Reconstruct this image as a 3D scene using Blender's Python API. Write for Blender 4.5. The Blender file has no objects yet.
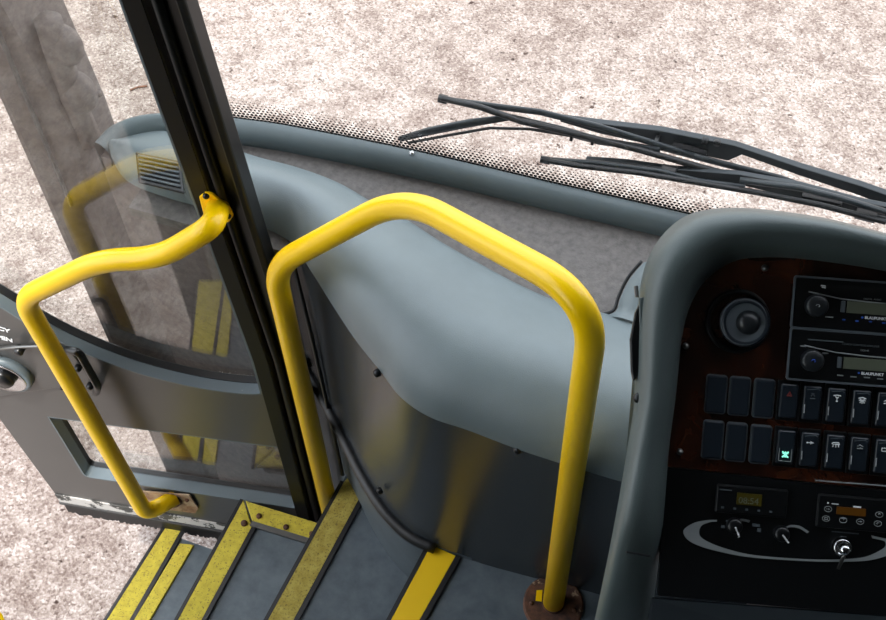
import bpy, bmesh, math, random
from mathutils import Vector as V, Matrix
random.seed(4)
C = bpy.context.scene.collection
# ------------------------------------------------------------------ camera model (survey of the place: 1 unit = 1 m, x right, y forward, z up, floor z = 0)
F, CX, CY, NX, NY = 1250., 443., 310., 490., 1200.
CAM = V((0, 0, 1.97)); YAW = math.radians(23)
down = V((NX-CX, NY-CY, F)).normalized()
fw = (V((0, 0, 1)) - down*down.z).normalized()
rt = down.cross(fw)
R = V((math.cos(YAW), math.sin(YAW), 0)); H = V((-math.sin(YAW), math.cos(YAW), 0)); Z = V((0, 0, 1))
def ray(px, py):
    d = V((px-CX, py-CY, F)); return d.dot(rt)*R + d.dot(fw)*H - d.dot(down)*Z
def atz(px, py, z):
    r = ray(px, py); return CAM + r*((z-CAM.z)/r.z)
def onp(px, py, P, n):
    r = ray(px, py); return CAM + r*((V(P)-CAM).dot(n)/r.dot(n))
def tow(c): return c.dot(rt)*R + c.dot(fw)*H - c.dot(down)*Z
cam = bpy.data.cameras.new('camera'); co = bpy.data.objects.new('camera', cam); C.objects.link(co)
cam.sensor_width = 36; cam.lens = F*36/886; cam.clip_start = .02; cam.clip_end = 300
xr, yd, zf = tow(V((1, 0, 0))), tow(V((0, 1, 0))), tow(V((0, 0, 1)))
co.matrix_world = Matrix(((xr.x, -yd.x, -zf.x, CAM.x), (xr.y, -yd.y, -zf.y, CAM.y), (xr.z, -yd.z, -zf.z, CAM.z), (0, 0, 0, 1)))
bpy.context.scene.camera = co

# ------------------------------------------------------------------ materials
def lin(c):
    return tuple((x/255/12.92 if x <= 10.3 else ((x/255+.055)/1.055)**2.4) for x in c) + (1,)
def mat(name, col, rough=.5, metal=0, spec=.5, coat=0, var=0, vscale=20, vcol=None, bump=0, bscale=200, bdist=.001, emit=None, estr=1, wear=None):
    m = bpy.data.materials.new(name); m.use_nodes = True; nt = m.node_tree; N = nt.nodes; L = nt.links
    b = N['Principled BSDF']; c = lin(col)
    b.inputs['Base Color'].default_value = c; b.inputs['Roughness'].default_value = rough
    b.inputs['Metallic'].default_value = metal; b.inputs['Specular IOR Level'].default_value = spec
    b.inputs['Coat Weight'].default_value = coat; b.inputs['Coat Roughness'].default_value = .08
    tc = N.new('ShaderNodeTexCoord'); outc = None
    if var or vcol:
        n = N.new('ShaderNodeTexNoise'); n.inputs['Scale'].default_value = vscale; n.inputs['Detail'].default_value = 6; n.inputs['Roughness'].default_value = .65
        L.new(tc.outputs['Object'], n.inputs['Vector'])
        r = N.new('ShaderNodeValToRGB'); r.color_ramp.elements[0].position = .35; r.color_ramp.elements[1].position = .65
        v2 = lin(vcol) if vcol else tuple(x*(1-var) for x in c[:3])+(1,)
        r.color_ramp.elements[0].color = v2; r.color_ramp.elements[1].color = c
        L.new(n.outputs['Fac'], r.inputs['Fac']); outc = r.outputs['Color']
    if wear:                                     # worn patches with a colour of their own: (colour, scale, threshold, softness)
        wc, ws, th, so = wear
        n = N.new('ShaderNodeTexNoise'); n.inputs['Scale'].default_value = ws; n.inputs['Detail'].default_value = 8; n.inputs['Roughness'].default_value = .7
        L.new(tc.outputs['Object'], n.inputs['Vector'])
        r = N.new('ShaderNodeValToRGB'); r.color_ramp.elements[0].position = th; r.color_ramp.elements[1].position = th+so
        L.new(n.outputs['Fac'], r.inputs['Fac'])
        mx = N.new('ShaderNodeMix'); mx.data_type = 'RGBA'
        L.new(r.outputs['Color'], mx.inputs['Factor'])
        if outc: L.new(outc, mx.inputs['A'])
        else: mx.inputs['A'].default_value = c
        mx.inputs['B'].default_value = lin(wc); outc = mx.outputs['Result']
    if outc: L.new(outc, b.inputs['Base Color'])
    if bump:
        n = N.new('ShaderNodeTexVoronoi' if bump < 0 else 'ShaderNodeTexNoise'); n.inputs['Scale'].default_value = bscale
        L.new(tc.outputs['Object'], n.inputs['Vector'])
        bp = N.new('ShaderNodeBump'); bp.inputs['Strength'].default_value = abs(bump); bp.inputs['Distance'].default_value = bdist
        L.new(n.outputs[0], bp.inputs['Height']); L.new(bp.outputs['Normal'], b.inputs['Normal'])
    if emit:
        b.inputs['Emission Color'].default_value = lin(emit); b.inputs['Emission Strength'].default_value = estr
    return m
def glass_mat(name, tint, ior=1.5, boost=1.0):
    m = bpy.data.materials.new(name); m.use_nodes = True; nt = m.node_tree; N = nt.nodes; L = nt.links
    N.remove(N['Principled BSDF']); o = N['Material Output']
    t = N.new('ShaderNodeBsdfTransparent'); t.inputs['Color'].default_value = tint+(1,)
    g = N.new('ShaderNodeBsdfGlossy'); g.inputs['Roughness'].default_value = 0
    ge = N.new('ShaderNodeNewGeometry'); dt = N.new('ShaderNodeVectorMath'); dt.operation = 'DOT_PRODUCT'
    L.new(ge.outputs['Normal'], dt.inputs[0]); L.new(ge.outputs['Incoming'], dt.inputs[1])
    def ma(op, a, b_=None):
        n = N.new('ShaderNodeMath'); n.operation = op
        for i, q in enumerate((a, b_)):
            if q is None: continue
            if isinstance(q, (int, float)): n.inputs[i].default_value = q
            else: L.new(q, n.inputs[i])
        return n.outputs[0]
    # Schlick reflectance, the same from both sides of the pane
    fr = ma('ADD', .04, ma('MULTIPLY', .96, ma('POWER', ma('SUBTRACT', 1, ma('ABSOLUTE', dt.outputs['Value'])), 5)))
    mu = N.new('ShaderNodeMath'); mu.operation = 'MULTIPLY'; mu.use_clamp = True; mu.inputs[1].default_value = boost
    x = N.new('ShaderNodeMixShader')
    L.new(fr, mu.inputs[0]); L.new(mu.outputs[0], x.inputs[0]); L.new(t.outputs[0], x.inputs[1]); L.new(g.outputs[0], x.inputs[2]); L.new(x.outputs[0], o.inputs[0])
    return m
M = {}
M['vinyl'] = mat('blue grey vinyl', (108, 120, 123), .42, spec=.55, var=.13, vscale=7, bump=-.25, bscale=900, bdist=.0006)
M['vinyl_roll'] = mat('blue grey vinyl roll', (98, 110, 113), .45, spec=.5, var=.12, vscale=9, bump=-.25, bscale=900, bdist=.0006)
M['hood'] = mat('grey green vinyl', (80, 91, 91), .36, spec=.5, var=.1, vscale=8, bump=-.3, bscale=900, bdist=.0006)
M['tray'] = mat('dusty grey carpet', (130, 126, 123), .95, spec=.1, vcol=(110, 107, 105), vscale=90, bump=.6, bscale=500, bdist=.002, wear=((140, 136, 130), 60, .62, .1))
M['kick'] = mat('dark grey laminate', (50, 56, 60), .26, spec=.6, var=.2, vscale=4)
M['stairwall'] = mat('blue grey rubber wall', (86, 96, 102), .5, spec=.4, var=.2, vscale=14)
M['tread'] = mat('blue grey stair rubber', (100, 110, 116), .45, spec=.4, vcol=(80, 91, 98), vscale=25, bump=.3, bscale=600, bdist=.0008, wear=((120, 130, 136), 160, .66, .1))
M['rubber'] = mat('black rubber', (22, 24, 26), .45)
M['black'] = mat('black plastic', (14, 16, 18), .3)
M['satin'] = mat('satin dark plastic', (30, 34, 37), .35)
M['yellow'] = mat('yellow paint', (255, 208, 0), .3, coat=.12, spec=.4, wear=((215, 165, 0), 30, .7, .1))
M['strip'] = mat('worn yellow grit strip', (214, 198, 72), .75, spec=.3, vcol=(190, 172, 62), vscale=60, bump=.5, bscale=700, bdist=.001, wear=((118, 102, 56), 240, .54, .1))
M['strip_old'] = mat('very worn yellow grit strip', (186, 170, 84), .75, spec=.3, vcol=(160, 142, 60), vscale=50, bump=.5, bscale=700, bdist=.001, wear=((98, 86, 50), 240, .52, .15))
M['strip_new'] = mat('fresh yellow strip', (250, 205, 8), .55, spec=.4, wear=((30, 26, 14), 55, .69, .02))
M['doorpaint'] = mat('dark grey door paint', (70, 70, 69), .3, spec=.7, var=.1, vscale=5)
M['doorsill'] = mat('blue grey window frame', (96, 108, 114), .4, spec=.5, wear=((150, 158, 160), 60, .66, .05))
M['chipped'] = mat('chipped white paint', (190, 188, 184), .6, spec=.3, wear=((72, 72, 70), 24, .5, .02))
M['chrome'] = mat('chrome', (210, 212, 214), .15, metal=1)
M['steel'] = mat('dull steel', (120, 120, 118), .4, metal=.9)
M['screw'] = mat('dark screw', (42, 44, 46), .3, metal=.7)
M['rust'] = mat('rusty steel', (112, 74, 52), .75, vcol=(58, 38, 30), vscale=60, wear=((176, 150, 118), 45, .6, .06))
M['rustplate'] = mat('rust stained plate', (176, 158, 130), .6, vcol=(120, 78, 50), vscale=40, wear=((70, 40, 26), 50, .55, .1))
M['pillar'] = mat('grey brown pillar cloth', (120, 110, 106), .9, spec=.2, vcol=(100, 92, 90), vscale=60, bump=.4, bscale=400)
M['postblack'] = mat('black anodised post', (12, 14, 13), .4, spec=.25)
M['wiper'] = mat('black wiper metal', (34, 42, 46), .38, spec=.5)
M['shell'] = mat('grey lining', (70, 70, 70), .85)
M['shelldark'] = mat('dark lining', (34, 34, 36), .85)
M['body'] = mat('white body paint', (190, 192, 195), .3)
M['silver'] = mat('silver print', (150, 156, 158), .4, metal=.2)
M['lcd'] = mat('grey green display', (92, 98, 84), .3)
M['lcd_y'] = mat('yellow display', (62, 56, 16), .3, emit=(90, 80, 10), estr=.04)
M['lcd_o'] = mat('amber display', (74, 48, 12), .3, emit=(150, 90, 10), estr=.05)
M['white'] = mat('white print', (225, 228, 230), .5)
M['redprint'] = mat('red print', (120, 30, 24), .5)
M['lit'] = mat('green lit icon', (150, 220, 200), .4, emit=(130, 235, 205), estr=1)
M['switch'] = mat('navy black switch', (30, 38, 46), .3, spec=.5)
M['rim'] = mat('grey switch edge', (84, 92, 98), .4)
M['blue'] = mat('blue print', (40, 90, 200), .5)
# burr wood with dark swirls
def wood():
    m = bpy.data.materials.new('burr walnut lacquer'); m.use_nodes = True; N = m.node_tree.nodes; L = m.node_tree.links; b = N['Principled BSDF']
    tc = N.new('ShaderNodeTexCoord'); n = N.new('ShaderNodeTexNoise'); n.inputs['Scale'].default_value = 16; n.inputs['Detail'].default_value = 7; n.inputs['Distortion'].default_value = 1.6
    r = N.new('ShaderNodeValToRGB'); e = r.color_ramp.elements; e[0].position = .3; e[0].color = lin((16, 6, 4)); e[1].position = .72; e[1].color = lin((74, 36, 18))
    x = r.color_ramp.elements.new(.5); x.color = lin((40, 19, 11))
    L.new(tc.outputs['Object'], n.inputs['Vector']); L.new(n.outputs['Fac'], r.inputs['Fac']); L.new(r.outputs['Color'], b.inputs['Base Color'])
    b.inputs['Roughness'].default_value = .22; b.inputs['Coat Weight'].default_value = .4
    return m
M['wood'] = wood()
def ground_mat():
    m = bpy.data.materials.new('pale speckled asphalt'); m.use_nodes = True; N = m.node_tree.nodes; L = m.node_tree.links; b = N['Principled BSDF']
    tc = N.new('ShaderNodeTexCoord')
    def noise(s, d=3, ro=.6):
        n = N.new('ShaderNodeTexNoise'); n.inputs['Scale'].default_value = s; n.inputs['Detail'].default_value = d; n.inputs['Roughness'].default_value = ro
        L.new(tc.outputs['Object'], n.inputs['Vector']); return n.outputs['Fac']
    def ramp(f, els):
        r = N.new('ShaderNodeValToRGB'); r.color_ramp.elements[0].position, r.color_ramp.elements[0].color = els[0][0], lin(els[0][1])
        r.color_ramp.elements[1].position, r.color_ramp.elements[1].color = els[-1][0], lin(els[-1][1])
        for p, c in els[1:-1]: q = r.color_ramp.elements.new(p); q.color = lin(c)
        L.new(f, r.inputs['Fac']); return r.outputs['Color']
    def mix(a, c, f, mode='MULTIPLY', fac=1):
        x = N.new('ShaderNodeMix'); x.data_type = 'RGBA'; x.blend_type = mode
        if f is None: x.inputs['Factor'].default_value = fac
        else: L.new(f, x.inputs['Factor'])
        L.new(a, x.inputs['A']); L.new(c, x.inputs['B']); return x.outputs['Result']
    v = N.new('ShaderNodeTexVoronoi'); v.inputs['Scale'].default_value = 150; L.new(tc.outputs['Object'], v.inputs['Vector'])
    sep = N.new('ShaderNodeSeparateColor'); L.new(v.outputs['Color'], sep.inputs[0])
    stones = ramp(sep.outputs[0], [(0, (158, 144, 138)), (.18, (188, 176, 170)), (.5, (204, 194, 188)), (.8, (217, 209, 204)), (1, (236, 231, 227))])
    big = ramp(noise(1.3, 5, .6), [(.35, (222, 216, 214)), (.65, (255, 255, 255))])
    mid = ramp(noise(14, 6, .7), [(.36, (206, 198, 194)), (.58, (255, 254, 252))])
    spots = ramp(noise(34, 3, .5), [(.25, (120, 104, 98)), (.33, (255, 255, 255))])
    fine = ramp(noise(170, 4, .7), [(.34, (196, 186, 182)), (.6, (255, 255, 255))])
    c = mix(mix(mix(mix(stones, big, None), mid, None), spots, None), fine, None)
    dk = N.new('ShaderNodeRGB'); dk.outputs[0].default_value = (.555, .565, .565, 1); c = mix(c, dk.outputs[0], None)
    L.new(c, b.inputs['Base Color']); b.inputs['Roughness'].default_value = .9; b.inputs['Specular IOR Level'].default_value = .2
    bp = N.new('ShaderNodeBump'); bp.inputs['Strength'].default_value = .5; bp.inputs['Distance'].default_value = .003; L.new(v.outputs['Distance'], bp.inputs['Height']); L.new(bp.outputs['Normal'], b.inputs['Normal'])
    return m
M['ground'] = ground_mat()
M['glass'] = glass_mat('clear windscreen glass', (.97, .98, .97), 1.45, 1.2)
M['doorglass'] = glass_mat('door glass', (.97, .98, .97), 1.5, 1.9)
def frit_mat():
    m = bpy.data.materials.new('black dotted frit'); m.use_nodes = True; N = m.node_tree.nodes; L = m.node_tree.links
    b = N['Principled BSDF']; b.inputs['Base Color'].default_value = lin((14, 15, 17)); b.inputs['Roughness'].default_value = .4
    uv = N.new('ShaderNodeUVMap'); sp = N.new('ShaderNodeSeparateXYZ'); L.new(uv.outputs[0], sp.inputs[0])
    def ma(op, a, b_=None):
        n = N.new('ShaderNodeMath'); n.operation = op
        for i, q in enumerate((a, b_)):
            if q is None: continue
            if isinstance(q, (int, float)): n.inputs[i].default_value = q
            else: L.new(q, n.inputs[i])
        return n.outputs[0]
    P = .0072; Q = P*1.732
    def lat(ox, oy):
        fx = ma('SUBTRACT', ma('FRACT', ma('ADD', ma('DIVIDE', sp.outputs[0], P), ox)), .5)
        fy = ma('SUBTRACT', ma('FRACT', ma('ADD', ma('DIVIDE', sp.outputs[1], Q), oy)), .5)
        fy = ma('MULTIPLY', fy, 1.732); return ma('SQRT', ma('ADD', ma('MULTIPLY', fx, fx), ma('MULTIPLY', fy, fy)))
    d = ma('MINIMUM', lat(0, 0), lat(.5, .5))
    # uv.y runs 0 at the sill: dots merge into a net low down and shrink to nothing higher up
    r = ma('SUBTRACT', .61, ma('MULTIPLY', sp.outputs[1], 7.6))
    inside = ma('LESS_THAN', d, r)
    t = N.new('ShaderNodeBsdfTransparent'); x = N.new('ShaderNodeMixShader'); L.new(inside, x.inputs[0]); L.new(t.outputs[0], x.inputs[1]); L.new(b.outputs[0], x.inputs[2]); L.new(x.outputs[0], N['Material Output'].inputs[0])
    return m
M['frit'] = frit_mat()

# ------------------------------------------------------------------ builders
def link(name, me, m, parent=None, smooth=False):
    o = bpy.data.objects.new(name, me); C.objects.link(o)
    if m: me.materials.append(M[m] if isinstance(m, str) else m)
    for p in me.polygons: p.use_smooth = smooth
    if parent: o.parent = parent
    return o
def obj(name, bm, m, parent=None, smooth=False, bevel=0, seg=2, angle=None):
    bmesh.ops.recalc_face_normals(bm, faces=bm.faces)
    me = bpy.data.meshes.new(name); bm.to_mesh(me); bm.free()
    o = link(name, me, m, parent, smooth)
    if bevel:
        b = o.modifiers.new('bevel', 'BEVEL'); b.width = bevel; b.segments = seg; b.limit_method = 'ANGLE'; b.angle_limit = math.radians(35)
    return o
def thing(name, loc, label, cat, group=None):
    o = bpy.data.objects.new(name, None); C.objects.link(o); o.empty_display_size = .05
    o['label'] = label; o['category'] = cat
    if group: o['group'] = group
    LOC[o.name] = V(loc); return o
LOC = {}
def tag(o, label, cat, group=None):
    o['label'] = label; o['category'] = cat
    if group: o['group'] = group
    return o
def struct(o): o['kind'] = 'structure'; return o
def add_prism(bm, pts, d):
    a = [bm.verts.new(V(p)) for p in pts]; b = [bm.verts.new(V(p)+V(d)) for p in pts]
    bm.faces.new(a); bm.faces.new(b[::-1]); n = len(a)
    for i in range(n): bm.faces.new((a[i], b[i], b[(i+1) % n], a[(i+1) % n]))
def prism(pts, d):
    bm = bmesh.new(); add_prism(bm, pts, d); return bm
def add_box(bm, c, s, ax=(V((1, 0, 0)), V((0, 1, 0)), V((0, 0, 1)))):
    c = V(c); h = [ax[i]*(s[i]/2) for i in range(3)]
    add_prism(bm, [c-h[0]-h[1]-h[2], c+h[0]-h[1]-h[2], c+h[0]+h[1]-h[2], c-h[0]+h[1]-h[2]], h[2]*2)
def box(c, s, ax=(V((1, 0, 0)), V((0, 1, 0)), V((0, 0, 1)))):
    bm = bmesh.new(); add_box(bm, c, s, ax); return bm
def bx(x0, x1, y0, y1, z0, z1): return box(((x0+x1)/2, (y0+y1)/2, (z0+z1)/2), (x1-x0, y1-y0, z1-z0))
def fillet(pts, rad, n=8):
    pts = [V(p) for p in pts]; out = [pts[0]]
    if not isinstance(rad, (list, tuple)): rad = [rad]*len(pts)
    for i in range(1, len(pts)-1):
        a, b, c = pts[i-1], pts[i], pts[i+1]; r = rad[i]
        u = (a-b); w = (c-b); L1 = min(r, u.length*.48, w.length*.48) if r else 0
        if L1 <= 1e-6: out.append(b); continue
        p0 = b+u.normalized()*L1; p1 = b+w.normalized()*L1
        for k in range(n+1):
            t = k/n; out.append(p0*(1-t)**2 + b*2*t*(1-t) + p1*t*t)
    out.append(pts[-1]); return out
def add_tube(bm, pts, r, seg=20, caps=True, flat=1, up=None):
    pts = [V(p) for p in pts]; n = len(pts); rings = []; prev = None
    for i, p in enumerate(pts):
        t = (pts[min(i+1, n-1)] - pts[max(i-1, 0)]).normalized()
        if prev is None: ref = V(up) if up else (V((0, 0, 1)) if abs(t.z) < .9 else V((1, 0, 0)))
        else: ref = prev
        a = (ref - t*ref.dot(t)).normalized(); b = t.cross(a); prev = a
        rr = r[i] if isinstance(r, (list, tuple)) else r
        rings.append([bm.verts.new(p + a*math.cos(q)*rr + b*math.sin(q)*rr*flat) for q in [2*math.pi*k/seg for k in range(seg)]])
    for i in range(n-1):
        for k in range(seg): bm.faces.new((rings[i][k], rings[i][(k+1) % seg], rings[i+1][(k+1) % seg], rings[i+1][k]))
    if caps: bm.faces.new(rings[0][::-1]); bm.faces.new(rings[-1])
def tube(pts, r, seg=20, **k):
    bm = bmesh.new(); add_tube(bm, pts, r, seg, **k); return bm
def add_lathe(bm, c, ax, prof, seg=32):
    ax = V(ax).normalized(); a = ax.orthogonal().normalized(); b = ax.cross(a); rings = []
    for (r, h) in prof:
        rings.append([bm.verts.new(V(c)+ax*h+(a*math.cos(q)+b*math.sin(q))*max(r, 1e-5)) for q in [2*math.pi*k/seg for k in range(seg)]])
    for i in range(len(rings)-1):
        for k in range(seg): bm.faces.new((rings[i][k], rings[i][(k+1) % seg], rings[i+1][(k+1) % seg], rings[i+1][k]))
    bm.faces.new(rings[0][::-1]); bm.faces.new(rings[-1])
def lathe(c, ax, prof, seg=32):
    bm = bmesh.new(); add_lathe(bm, c, ax, prof, seg); return bm
def add_screw(bm, c, ax, r=.006):
    add_lathe(bm, V(c)-V(ax).normalized()*.004, ax, [(r, 0), (r, .005), (r*.85, .007), (r*.4, .0085), (0.0002, .0088)], 16)
def screw(name, c, ax, parent, r=.006, m='screw'):
    bm = bmesh.new(); add_screw(bm, c, ax, r); return obj(name, bm, m, parent, True)
def cr(ctrl, n):
    """Catmull-Rom through points, n samples per span"""
    c = [V(p) for p in ctrl]; c = [c[0]*2-c[1]] + c + [c[-1]*2-c[-2]]; out = []
    for i in range(1, len(c)-2):
        for k in range(n):
            t = k/n; p0, p1, p2, p3 = c[i-1:i+3]
            out.append(.5*((2*p1)+(p2-p0)*t+(2*p0-5*p1+4*p2-p3)*t*t+(3*p1-p0-3*p2+p3)*t**3))
    out.append(c[-2]); return out
def add_loft(bm, rings, close=False):
    vs = [[bm.verts.new(p) for p in r] for r in rings]
    for i in range(len(vs)-1):
        for k in range(len(vs[0])-(0 if close else 1)):
            k2 = (k+1) % len(vs[0]); bm.faces.new((vs[i][k], vs[i][k2], vs[i+1][k2], vs[i+1][k]))
    return vs
def loft(rings, close=False):
    bm = bmesh.new(); add_loft(bm, rings, close); return bm
def solid(o, t, off=-1):
    s = o.modifiers.new('solid', 'SOLIDIFY'); s.thickness = t; s.offset = off; return o
def plate(name, outline, holes, O, U, W, thick, m, parent, bevel=0):
    """flat plate with holes: outlines in (u, w), front face at O, body goes back along -U x W"""
    cu = bpy.data.curves.new(name, 'CURVE'); cu.dimensions = '2D'; cu.fill_mode = 'BOTH'; cu.extrude = thick/2-bevel; cu.bevel_depth = bevel; cu.bevel_resolution = 1; cu.offset = -bevel
    for poly in [outline]+holes:
        s = cu.splines.new('POLY'); s.points.add(len(poly)-1); s.use_cyclic_u = True
        for i, p in enumerate(poly): s.points[i].co = (p[0], p[1], 0, 1)
    t = bpy.data.objects.new('t', cu); C.objects.link(t); dg = bpy.context.evaluated_depsgraph_get()
    me = bpy.data.meshes.new_from_object(t.evaluated_get(dg)); bpy.data.objects.remove(t)
    Nn = U.cross(W); mt = Matrix(((U.x, W.x, Nn.x, O.x-Nn.x*thick/2), (U.y, W.y, Nn.y, O.y-Nn.y*thick/2), (U.z, W.z, Nn.z, O.z-Nn.z*thick/2), (0, 0, 0, 1)))
    me.transform(mt); me.materials.clear(); me.name = name
    return link(name, me, m, parent)
def text(name, s, O, U, W, size, m, parent, depth=.0004, align='LEFT', bold=0, sx=1):
    cu = bpy.data.curves.new(name, 'FONT'); cu.body = s; cu.size = size; cu.extrude = depth; cu.align_x = align; cu.offset = bold
    t = bpy.data.objects.new('t', cu); C.objects.link(t); dg = bpy.context.evaluated_depsgraph_get()
    me = bpy.data.meshes.new_from_object(t.evaluated_get(dg)); bpy.data.objects.remove(t)
    Nn = U.cross(W); me.transform(Matrix(((U.x*sx, W.x, Nn.x, O.x), (U.y*sx, W.y, Nn.y, O.y), (U.z*sx, W.z, Nn.z, O.z), (0, 0, 0, 1))))
    me.materials.clear(); me.name = name
    return link(name, me, m, parent)

# ================================================================== GROUND
GZ = -1.05
o = struct(obj('ground', bx(-30, 30, -30, 40, GZ-.2, GZ), 'ground'))
def twig(pxs, parent=None):
    return tube([atz(x, y, GZ+.004) for x, y in pxs], .0035, 6)
o = obj('twig', twig([(130, 90), (138, 87), (147, 86)]), 'rust'); tag(o, 'thin dark twig lying on the pale ground, seen through the door glass', 'twig')

# ================================================================== STEPS
st = thing('entrance_steps', (-.7, .5, -.9), 'blue grey rubber entrance steps with yellow nosing strips beside the open door', 'steps')
Y0 = .30
bm = bmesh.new(); add_prism(bm, [(-.385, -.25, -.03), (.9, -.25, -.03), (.9, .84, -.03), (-.36, .84, -.03)], (0, 0, .03)); obj('platform', bm, 'tread', st)
bm = bmesh.new(); add_prism(bm, [(-.64, Y0, -.23), (-.37, Y0, -.23), (-.36, .84, -.23), (-.45, .85, -.23), (-.60, .965, -.23), (-.645, 1.0, -.23), (-.645, .95, -.23)], (0, 0, .03)); obj('tread', bm, 'tread', st)
obj('tread', bx(-.875, -.60, Y0, .955, -.45, -.42), 'tread', st)
obj('tread', bx(-1.12, -.85, Y0, .915, -.67, -.64), 'tread', st)
obj('riser', bx(-.385, -.36, -.25, .84, -.20, -.03), 'stairwall', st)
obj('stairwell_wall', bx(-1.12, -.385, .265, .30, -.92, .22), 'stairwall', st, bevel=.006)
obj('riser', bx(-.635, -.605, Y0, .96, -.42, -.23), 'stairwall', st)
obj('riser', bx(-.870, -.85, Y0, .955, -.64, -.45), 'stairwall', st)
obj('riser', bx(-1.115, -1.09, Y0, .915, -.92, -.67), 'rubber', st)
Yb = [Y0]
def nosing(name, L, Rr, z, m, h=.006, edge=True, cut=None):
    """L, Rr: pixel pairs of the strip's left and right edge; extended rearwards"""
    Yb[0] = Y0
    l = [atz(x, y, z) for x, y in L]; r = [atz(x, y, z) for x, y in Rr]
    def back(a, b): d = (b-a)/(a.y-b.y); return a + d*(a.y-Yb[0])
    if z > -.1: Yb[0] = -.2
    pts = [l[0], back(*l), back(*r), r[0]]
    if cut: pts.insert(0, atz(*cut, z))
    dz = V((0, 0, h))
    s = obj(name, prism([p-dz for p in pts], dz*1.3), m, st, bevel=.0015)
    if edge:
        d = V((.009, 0, 0)); g = V((0, 0, .002))
        obj('edge_trim', prism([pts[-1]-g, pts[-2]-g, pts[-2]+d-g, pts[-1]+d-g], (0, 0, .005)), 'rubber', st)
        obj('edge_trim', prism([l[0]-d*.8-g*5, back(*l)-d*.8-g*5, back(*l)-g*5, l[0]-g*5], (0, 0, .012)), 'rubber', st)
    return s
nosing('nosing_strip', [(431, 545), (391, 620)], [(456, 556), (420, 620)], .003, 'strip_new')
nosing('nosing_strip', [(344, 482), (268, 620)], [(361, 496), (294, 620)], -.197, 'strip_old', cut=(352, 473))
nosing('nosing_strip', [(243.5, 500), (178, 620)], [(252, 527), (202, 620)], -.416, 'strip')
nosing('nosing_strip', [(166, 527), (107, 620)], [(181, 531), (130, 620)], -.637, 'strip')
nosing('nosing_strip', [(180, 543.5), (134, 620)], [(194, 545), (150, 620)], -.636, 'strip', edge=False)
fp_ = [atz(x, y, -.416) for x, y in ((245.5, 501), (322, 524.5), (313, 540), (252.5, 522))]
obj('front_strip', prism([p-V((0, 0, .006)) for p in fp_], (0, 0, .008)), 'strip', st, bevel=.0015)
a, b = atz(252.5, 522, -.418), atz(322, 543, -.418)
obj('edge_trim', prism([a, b, b+V((0, -.012, 0)), a+V((0, -.012, 0))], (0, 0, .006)), 'steel', st)
for i, (x, y) in enumerate(((259, 516), (286, 527), (312, 534))): screw('screw', atz(x, y, -.412), (0, 0, 1), st, .006, 'rust')
screw('screw', atz(244, 523, -.411), (0, 0, 1), st, .007, 'rust')

# ================================================================== DASHBOARD (passenger side)
dash = thing('dashboard', (-.5, 1.0, 0), 'blue grey vinyl dashboard with dusty grey tray below the windscreen', 'dashboard')
crease = [(.12, .815), (0, .815), (-.1, .812), (-.226, .812), (-.317, .818), (-.376, .82), (-.426, .836), (-.472, .868), (-.528, .907), (-.581, .95), (-.646, 1.005), (-.70, 1.045), (-.80, 1.06), (-.92, 1.06), (-1.0, 1.07), (-1.055, 1.11)]
edge = [(.12, 1.05), (0, 1.05), (-.1, 1.05), (-.188, 1.052), (-.245, 1.048), (-.323, 1.060), (-.41, 1.083), (-.465, 1.099), (-.53, 1.122), (-.586, 1.135), (-.658, 1.158), (-.734, 1.169), (-.82, 1.172), (-.93, 1.185), (-1.0, 1.175), (-1.055, 1.14)]
cf = cr([V((x, y, .45)) for x, y in crease], 6); ef = cr([V((x, y, .48)) for x, y in edge], 6)
prof = [(0, -.004), (0.004, .006), (.018, .020), (.05, .036), (.10, .052), (.17, .066), (.26, .077), (.38, .084), (.52, .080), (.66, .069), (.79, .055), (.9, .043), (.965, .036), (.99, .031), (1, .025), (1.01, .01), (1.01, -.04)]
rings = []
for s, h in prof:
    rings.append([V((a.x+(b.x-a.x)*s, a.y+(b.y-a.y)*s, .45+h*(1-.72*max(0, (i-52)/38)**1.2))) for i, (a, b) in enumerate(zip(cf, ef))])
o = obj('moulding', loft(rings), 'vinyl', dash, True); 
# swoop of the moulding that climbs beside the console
sw = cr([atz(604, 316, .482), atz(616, 311, .484), atz(621, 297, .492), atz(630, 279, .505), atz(644, 262, .52)], 6)
sw2 = [V((.02, p.y-.01, p.z+.012)) for p in sw]; sw0 = [V((p.x-.003, p.y+.003, .42)) for p in sw]
sw3 = [V((.02, 1.0, .50)) for p in sw]
mid = [p.lerp(q, .12)+V((0, 0, .008)) for p, q in zip(sw, sw2)]
obj('side_swoop', loft([sw0, sw, mid, sw2]), 'vinyl', dash, True)
obj('swoop_gap', tube([p+V((-.004, .004, -.004)) for p in sw], .0025, 6), 'rubber', dash, True)
# tray
tz = .435
tb = cr([V((x, y, tz)) for x, y in ((.12, 1.30), (-.12, 1.29), (-.344, 1.28), (-.6, 1.27), (-.75, 1.262), (-.88, 1.25), (-.98, 1.22))], 6)
tf = [V((p.x, 1.03, tz)) for p in tb]
o = obj('tray', loft([tf, tb]), 'tray', dash); solid(o, .02)
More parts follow.
